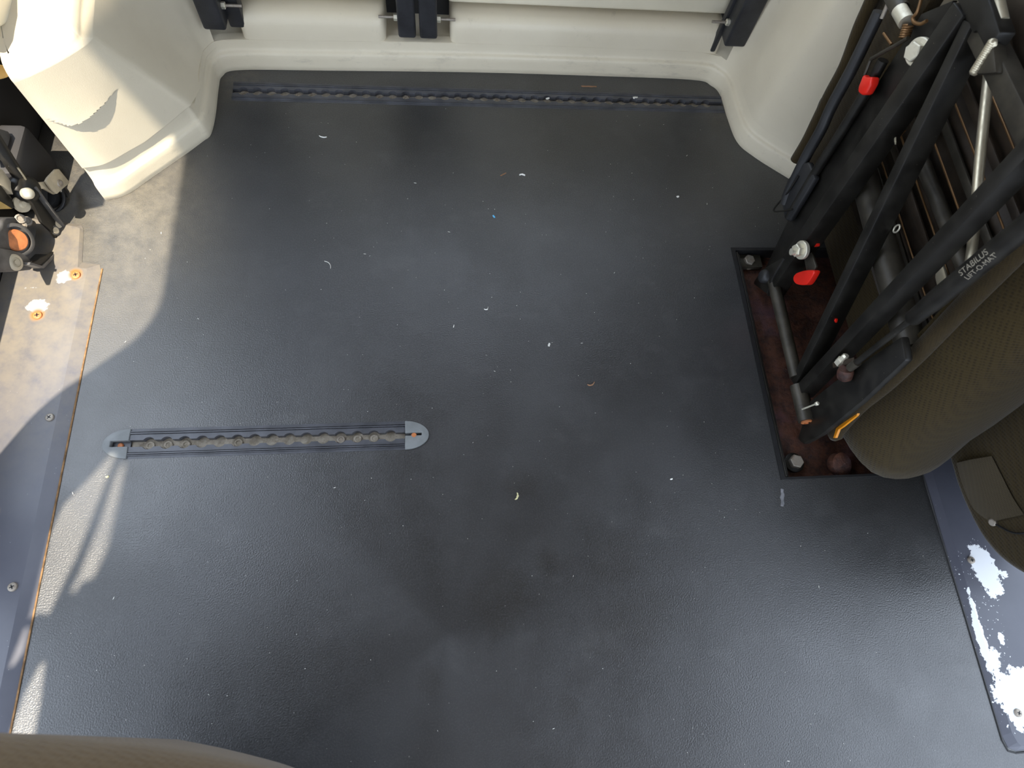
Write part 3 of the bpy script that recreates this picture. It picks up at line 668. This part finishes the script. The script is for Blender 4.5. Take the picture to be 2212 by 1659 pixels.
# lettering wrapped on the cylinder
def lettering(txt, size, along, v0):
    cu = bpy.data.curves.new('lettering', 'FONT'); cu.body = txt; cu.size = size; cu.align_x = 'LEFT'
    tmp = bpy.data.objects.new('lettering_tmp', cu); COL.objects.link(tmp)
    dg = bpy.context.evaluated_depsgraph_get(); dg.update(); me = bpy.data.meshes.new_from_object(tmp.evaluated_get(dg))
    bpy.data.objects.remove(tmp, do_unlink=True); bpy.data.curves.remove(cu)
    bm = bmesh.new(); bm.from_mesh(me); bmesh.ops.triangulate(bm, faces=bm.faces); bmesh.ops.subdivide_edges(bm, edges=bm.edges, cuts=1)
    mid = g1+ax*along; e = Vector((0, 0, H))-mid; e = (e-ax*e.dot(ax)).normalized(); w = e.cross(ax)
    rr = .01195
    for v in bm.verts:
        th = (v.co.y+v0)/rr; v.co = g1+ax*(along+v.co.x)+(e*math.cos(th)+w*math.sin(th))*rr
    bm.to_mesh(me); bm.free(); o = link('lettering', me, M['letter'], gs); return o
al = (XP(2089, 584, XG)-g1).dot(ax)
lettering('STABILUS', .0098, al, .0024); lettering("LIFT-O-MAT'", .0080, al+.0015, -.0056)
# long cotter pin on the pivot sleeve
g = MB(); a = XP(1733, 884, .580); b = XP(1764, 872, .585); g.tube([a, b], .0014, 8); g.lathe(b, (b-a), [(.003, -.002), (.0035, .002), (.002, .004)], 8); part('cotter_pin', g, 'steel', smooth=40)
# orange belt guide peeping out under the cushion
g = MB(); q = [XP(*t, .618) for t in ((1800, 946), (1806, 925), (1816, 917), (1852, 893), (1850, 898), (1820, 922), (1811, 928), (1804, 946))]; g.prism(q, (.004, 0, 0)); part('orange_guide', g, 'orange')
g = MB(); q = [XP(*t, .622) for t in ((1830, 884), (1860, 858), (1880, 850), (1850, 880), (1838, 890))]; g.prism(q, (.004, 0, 0)); part('orange_guide', g, 'orange')
# cushion: loft of plan outlines up its height
pip = [(1800, 948), (1812, 925), (1858, 874), (1914, 828), (1988, 758), (2063, 680), (2123, 619), (2212, 530), (2300, 442)]
pipP = crom([XP(a, b, .640) for a, b in pip], 60)
loops = []
zlist = [.006, .010, .022, .050, .10, .15, .20, .26, .33, .40, .47, .54]
def py_at(z):
    zz = [p.z for p in pipP]; yy = [p.y for p in pipP]
    return float(np.interp(z, zz, yy))
for k, z in enumerate(zlist):
    yp = py_at(max(z, .02)); sh = (0.022, .010, .003, 0)[k] if k < 4 else 0
    b = .088-.016*math.sin(min(1, z/.3)*math.pi/2)
    x0, x1 = .642+sh, .836-sh
    pl = [(x0-.004, yp+.02), (x0, yp), (x0+.012, yp-b*.45), (x0+.035, yp-b*.85), (x0+.07, yp-b), (x0+.115, yp-b*.96), (x1-.026, yp-b*.72), (x1-.008, yp-.0), (x1, yp+.06), (x1, .66), (x1-.03, .70), (x0+.03, .70), (x0-.004, .66)]
    pl = [(x, y+(sh if y < yp+.03 else 0)) for x, y in pl]
    pts = crom([Vector((x, y, z)) for x, y in pl+[pl[0]]], 65)[:-1]; loops.append([Vector((p.x if p.y < yp+.03 else max(p.x, .722 if p.x < .74 else p.x), p.y, z)) for p in pts])
g = MB(); g.loft(loops); cush = part('cushion', g, 'fabric', smooth=80)
g = MB(); g.tube(pipP, [.006]+[.0125]*58+[.0125], 16); part('cushion_welt', g, 'welt', cush, smooth=60)
# backrest behind the cushion
q = [XP(*t, .800) for t in ((2048, 1003), (2062, 1050), (2085, 1105), (2118, 1165), (2160, 1212), (2215, 1247), (2300, 1280))]
q = crom(q, 26); top = [Vector((.80, q[-1].y-.01, .55)), Vector((.80, .50, .55)), Vector((.80, .50, q[0].z))]
g = MB(); g.prism(q+top, (.15, 0, 0)); back = part('backrest', g, 'fabric', bevel=.014, seg=4)
# shaped side shell and webbing on the backrest
qa = crom([XP(*t, .797) for t in ((2066, 1000), (2080, 1050), (2104, 1100), (2140, 1128))], 14); qb = crom([XP(*t, .797) for t in ((2142, 985), (2165, 1030), (2188, 1075), (2212, 1112))], 14)
g = MB(); g.grid([qa, [a_.lerp(b_, .5)+Vector((-.006, 0, 0)) for a_, b_ in zip(qa, qb)], qb]); g.grid([[p+Vector((.004, 0, 0)) for p in r_] for r_ in (qa, [a_.lerp(b_, .5)+Vector((-.006, 0, 0)) for a_, b_ in zip(qa, qb)], qb)]); part('webbing', g, 'strapband', back, smooth=70)
g = MB(); g.lathe(XP(2145, 1128, .797), (-1, -.2, .2), [(.0055, -.002), (.0055, .002), (.004, .0035)], 16); part('stud', g, 'dull', back, smooth=40)
g = MB(); g.tube(crom([XP(*t, .797) for t in ((2150, 1132), (2185, 1150), (2212, 1152), (2260, 1150))], 16), .0014, 6); part('seam', g, 'rubber', back)

# ------------------------------------------------------------------ left folded seat mechanism
XL = -.648
lm = empty('seat_bracket', (-.66, .64, 0), 'black seat mount bracket with spring and rusty shaft, in the sun at the left edge', 'seat bracket')
def lp(nm, pts, x, th, mat, bevel=.0012, parent=None):
    g = MB(); g.prism([XP(*t, x) for t in pts], (-th, 0, 0)); return g.build(nm, M[mat], parent or lm, bevel=bevel)
lp('pivot_plate', [(-14, 539), (0, 538), (24, 540), (45, 546), (60, 555), (69, 567), (71, 578), (66, 583), (40, 586), (-14, 589)], -.640, .006, 'grey')
c = XP(31, 567, -.640); g = MB(); g.lathe(c, (1, -.1, .3), [(.0125, -.004), (.0125, .002), (.010, .004), (.0075, .0045), (.0070, .003), (.004, .003), (.0035, .005)], 24); g.build('pivot_bolt', M['beige'], lm, smooth=35)
# clamp block with shaft
blk = [(-10, 500), (3, 492), (5, 476), (16, 470), (45, 469), (78, 476), (82, 486), (78, 515), (70, 533), (55, 541), (20, 541), (-10, 536)]
o = lp('clamp_block', blk, -.655, .035, 'grey', .004)
c = XP(34, 519, -.652); e1 = Vector((0, .9, -.3)).normalized(); nrm = Vector((.85, -.25, .46)).normalized()
g = MB(); g.lathe(c-nrm*.004, nrm, [(.026, -.004), (.026, .006), (.023, .008), (.0205, .008), (.0205, .002)], 30); g.build('clamp_ring', M['grey'], o, smooth=35)
g = MB(); g.lathe(c-nrm*.004, nrm, [(.0165, -.01), (.0165, .006), (.015, .0075)], 26); s_ = g.build('shaft_end', M['shaft'], o, smooth=35); s_['label'] = 'orange rusty shaft end'
for q in ((44, 473), (46, 487), (58, 478)):
    g = MB(); g.lathe(XP(*q, -.652), (.5, -.2, .8), [(.0075, -.004), (.0075, .002), (.005, .0025), (.004, .001)], 14); g.build('clamp_screw', M['dull'], o, smooth=35)
# L bracket arm with holes
arm = [(62, 405), (72, 402), (84, 420), (104, 448), (120, 470), (131, 478), (138, 488), (152, 514), (140, 530), (118, 548), (92, 574), (70, 568), (90, 557), (106, 552), (118, 542), (124, 530), (124, 516), (112, 500), (91, 480), (72, 440), (60, 428)]
o = lp('bracket_arm', arm, -.628, .005, 'black', .001)
for q, r in (((125, 484), .0065), ((119, 498), .0052)):
    g = MB(); g.lathe(XP(*q, -.628), (1, -.1, .3), [(r*1.5, -.001), (r*1.5, .0014), (r*1.25, .0016)], 18); d = g.build('hole_rim', M['grey'], o, smooth=35)
    g = MB(); g.lathe(XP(*q, -.6275), (1, -.1, .3), [(r, 0), (r, .0022)], 18); g.build('hole_plug', M['beige'], d)
g = MB(); g.obox(XP(70, 404, -.626), XP(151, 514, -.626), (0, 1, 0), .004, .012); g.build('arm_flange', M['grey'], o, bevel=.001)
lp('arm_foot', [(66, 566), (92, 574), (150, 517), (154, 520), (96, 580), (64, 572)], -.626, .03, 'grey', .001)
# hinge boss and silver pin
g = MB(); c = XP(52, 408, -.640); g.lathe(c, (.8, -.3, .5), [(.020, -.016), (.022, -.004), (.0205, .008), (.014, .014), (.006, .016)], 24); o = g.build('hinge_boss', M['black'], lm, smooth=60)
g = MB(); g.lathe(XP(59, 418, -.622), (.8, -.3, .5), [(.0085, -.004), (.0085, .004), (.006, .007), (.003, .008)], 20); g.build('hinge_pin', M['steel'], o, smooth=50)
g = MB(); g.lathe(XP(47, 441, -.642), (.9, -.2, .4), [(.0125, -.002), (.0125, .002), (.006, .0025), (.004, .005), (.002, .005)], 22); g.build('washer', M['beige'], lm, smooth=35)
# coil spring
a = XP(96, 424, -.655); b = XP(146, 452, -.655); ax2 = (b-a).normalized(); u_ = ax2.orthogonal().normalized(); w_ = ax2.cross(u_)
g = MB(); N = 150; g.tube([a.lerp(b, k/N)+(u_*math.cos(k/N*2*math.pi*5)+w_*math.sin(k/N*2*math.pi*5))*.026 for k in range(N+1)], .0032, 8); g.build('coil_spring', M['rubber'], lm, smooth=60)
g = MB(); g.tube([a, b+ax2*.004], .019, 18); g.build('spring_core', M['rubber'], lm, smooth=50)
# beige stop tab
o = lp('stop_tab', [(100, 392), (104, 384), (121, 366), (128, 365), (149, 391), (150, 396), (136, 408), (124, 419), (112, 409)], -.618, .004, 'beige', .001)
g = MB(); g.lathe(XP(128, 396, -.618), (1, -.2, .4), [(.006, -.002), (.006, .002), (.004, .003), (.003, .0015)], 16); g.build('tab_screw', M['dull'], o, smooth=35)
lp('tab_arm', [(76, 391), (84, 394), (103, 392), (124, 418), (118, 420), (96, 408), (78, 408)], -.624, .004, 'beige', .0008)
# strut and side pieces running off the frame
ptL = lambda pts, x, r, mat, nm: MB().tube([XP(a_, b_, x) for a_, b_ in pts], r, 12).build(nm, M[mat], lm, smooth=50)
ptL([(-20, 285), (22, 352), (52, 396)], -.640, .009, 'black', 'strut_rod')
ptL([(38, 362), (56, 388)], -.630, .0014, 'chrome', 'strut_edge')
lp('side_rail', [(-30, 352), (6, 366), (38, 412), (36, 420), (28, 420), (-30, 372)], -.646, .010, 'beige', .001)
lp('ochre_panel', [(-30, 418), (0, 422), (24, 446), (28, 451), (-30, 453)], -.648, .01, 'ochre', .001)
lp('dark_channel', [(-30, 385), (2, 400), (30, 438), (34, 448), (28, 451), (-30, 415)], -.647, .012, 'black', .001)
lp('lower_cover', [(-30, 452), (30, 452), (60, 450), (86, 470), (100, 500), (100, 540), (70, 545), (-30, 540)], -.690, .008, 'black', .002)
lp('rear_tab', [(-20, 272), (18, 284), (47, 334), (22, 347), (-20, 350)], -.668, .006, 'grey', .001)
g = MB(); g.prism([Vector((-.655, y, z)) for y, z in ((.605, .28), (.86, .28), (.86, .46), (.55, .46))], (-.010, 0, 0)); g.build('shade_slab', M['plastic'], lm, bevel=.003)  # unseen slab added to throw shade on the floor gap by the trim
# dark box standing in for the shade in the gap behind the bracket
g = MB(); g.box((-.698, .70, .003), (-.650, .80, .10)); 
tag(g.build('shade_filler', M['body'], bevel=.01), kind='structure')
# cream knob and latch on the ledge
kn = empty('armrest_end', tuple(XP(0, 30, -.60)), 'cream rounded armrest end on the sunlit ledge, top left corner', 'armrest')
g = MB(); q = crom([XP(*t, -.585) for t in ((-60, -40), (38, -40), (41, 5), (33, 36), (14, 52), (0, 59), (-60, 70))], 30); g.prism(q+[XP(-90, 10, -.585)], (-.05, 0, 0)); g.build('armrest_body', M['cream'], kn, bevel=.008, seg=3)
g = MB(); q = [XP(*t, -.60) for t in ((47, -30), (90, -30), (88, 0), (80, 24), (50, 22))]; g.prism(q, (-.03, 0, 0)); g.build('latch', M['grey'], kn, bevel=.004)
kb = empty('ledge_bumper', tuple(XP(8, 158, -.60)), 'small tan bumper below the sunlit ledge at the left edge', 'bumper')
g = MB(); q = crom([XP(*t, -.592) for t in ((-40, 135), (10, 141), (23, 150), (25, 160), (14, 169), (-40, 180))], 24); g.prism(q, (-.03, 0, 0)); g.build('bumper_body', M['ochre'], kb, bevel=.004)

# ------------------------------------------------------------------ blurred seat shoulder close to the camera
ns = empty('cloth_seat', (-.28, -.14, 0), 'blurred tan cloth shoulder of a seat along the bottom left edge', 'seat')
zc = .545
edge = [FL(a_, b_, zc) for a_, b_ in ((-160, 1572), (0, 1580), (150, 1590), (300, 1603), (420, 1620), (540, 1643), (640, 1668), (720, 1700))]
E_ = crom(edge, 40); E_ = [Vector((-.44, E_[0].y, zc))]+E_; rows = []
for i, p in enumerate(E_):
    d = E_[min(i+1, len(E_)-1)]-E_[max(i-1, 0)]; nb = Vector((d.y, -d.x, 0)).normalized()
    row = []
    for k in range(25):
        th = math.pi*k/24; row.append(p+nb*(.001+.055*(1-math.cos(th)))+Vector((0, 0, .055*math.sin(th))))
    row = [Vector((row[0].x, row[0].y*2.1-.02, .18))]+row+[Vector((row[-1].x, row[-1].y*1.4-.12, .18))]; rows.append(row)
g = MB(); g.loft(rows); g.build('seat_back_top', M['tan'], ns, smooth=70)
g = MB(); g.box((-.46, -.48, .0), (-.10, -.26, .20)); g.build('seat_base', M['plastic'], ns, bevel=.02)

# ------------------------------------------------------------------ litter on the floor
def scrap(px, py, ln, wd, ang, mat, nm, lab, cat='litter', curl=0.0):
    c = FL(px, py); d = Vector((math.cos(ang), math.sin(ang), 0)); n_ = Vector((-d.y, d.x, 0)); g = MB(); rows = []
    for i in range(7):
        t = i/6-.5; w = wd*(1-1.2*abs(t)**2.2)/2; off = n_*(curl*(t*t*4))
        rows.append([c+d*(ln*t)+off+n_*(s_*w*(1+.3*math.sin(i*2.3+s_)))+Vector((0, 0, z)) for s_, z in ((-1, .0001), (-.6, .0012+abs(curl)*.15), (.6, .0014+abs(curl)*.2), (1, .0001))])
    g.loft(rows); o = g.build(nm, M[mat], None, smooth=60); tag(o, lab, cat, 'bits of litter on the floor')
scrap(1087, 377, .013, .0024, .55, 'c_brown', 'twig', 'reddish brown twig bit, left of a white scrap on the upper floor')
scrap(1128, 377, .011, .0030, -.1, 'c_white', 'paper_scrap', 'white scrap right of the brown twig bit on the upper floor', curl=-.002)
scrap(1067, 468, .006, .0032, -1.0, 'c_blue', 'plastic_scrap', 'tiny bright blue scrap on the upper middle floor')
scrap(1186, 745, .006, .0035, 1.2, 'c_white', 'crumb', 'white crumb in the very middle of the floor')
scrap(1464, 425, .0045, .004, .3, 'c_white', 'crumb', 'white crumb on the floor left of the folded seat top')
scrap(1278, 832, .013, .0022, .35, 'c_brown', 'fibre', 'pinkish fibre below and right of the middle crumb', curl=.003)
scrap(1052, 669, .008, .0016, .5, 'c_white', 'lint', 'short white lint curl left above the middle crumb', curl=.003)
scrap(1118, 1073, .011, .0030, 1.2, 'c_yellow', 'straw_bit', 'pale yellow straw bit right below the short rail end', curl=.002)
scrap(980, 705, .005, .0014, 1.3, 'c_white', 'lint', 'tiny white lint thread below the lint curl, above the short rail')
scrap(232, 1030, .004, .0030, .4, 'c_yellow', 'straw_bit', 'tiny yellow bit in the sun sliver below the short rail')
scrap(1272, 187, .032, .0032, 0.0, 'c_brown', 'splinter', 'brown splinter lying behind the long rear rail')
scrap(1450, 1035, .004, .0024, .2, 'c_white', 'crumb', 'tiny white crumb left of the seat recess corner')
scrap(1372, 211, .010, .006, .1, 'c_white', 'chip', 'white chip lying in the right part of the long rear rail')
scrap(1183, 213, .007, .004, .4, 'c_white', 'chip', 'white chip in the middle of the long rear rail')
scrap(697, 297, .014, .0014, -.2, 'c_white', 'lint', 'thin white lint thread on the upper left floor', curl=.002)
scrap(712, 570, .018, .0010, 2.2, 'c_white', 'hair', 'curved pale hair on the floor left of centre', curl=.004)
scrap(1690, 1075, .028, .0060, 1.35, 'c_white', 'tape_residue', 'pale smear strip at the bottom corner of the seat recess')
bpy.data.objects['tape_residue'].data.materials[0] = simple('grey_residue', (.16, .16, .17), .6, 0, .4, 120)
# uncountable specks and lint
g = MB()
for k in range(320):
    x = random.uniform(-.53, .76); y = random.uniform(-.25, .95)
    if PX0-.02 < x and y > PY0-.02 and y < PY1+.02: continue
    if FT[0]-.04 < x < FT[1]+.04 and FT[2] < y < FT[3]: continue
    if x < -.42 and y > .70: continue
    if x > .55 and y > .80: continue
    r = random.uniform(.0003, .0007); a = random.random()*6.28; e = random.choice((1, 1, 1, 1, 1, 1, 1, 4)); d = Vector((math.cos(a), math.sin(a), 0))*r*e; n_ = Vector((-d.y, d.x, 0)).normalized()*r*.8
    c = Vector((x, y, .0002)); g.prism([c+d, c+n_, c-d, c-n_], (0, 0, r*.7))
o = g.build('floor_specks', M['c_white']); tag(o, 'fine pale specks and lint scattered over the dark floor', 'lint', kind='stuff')
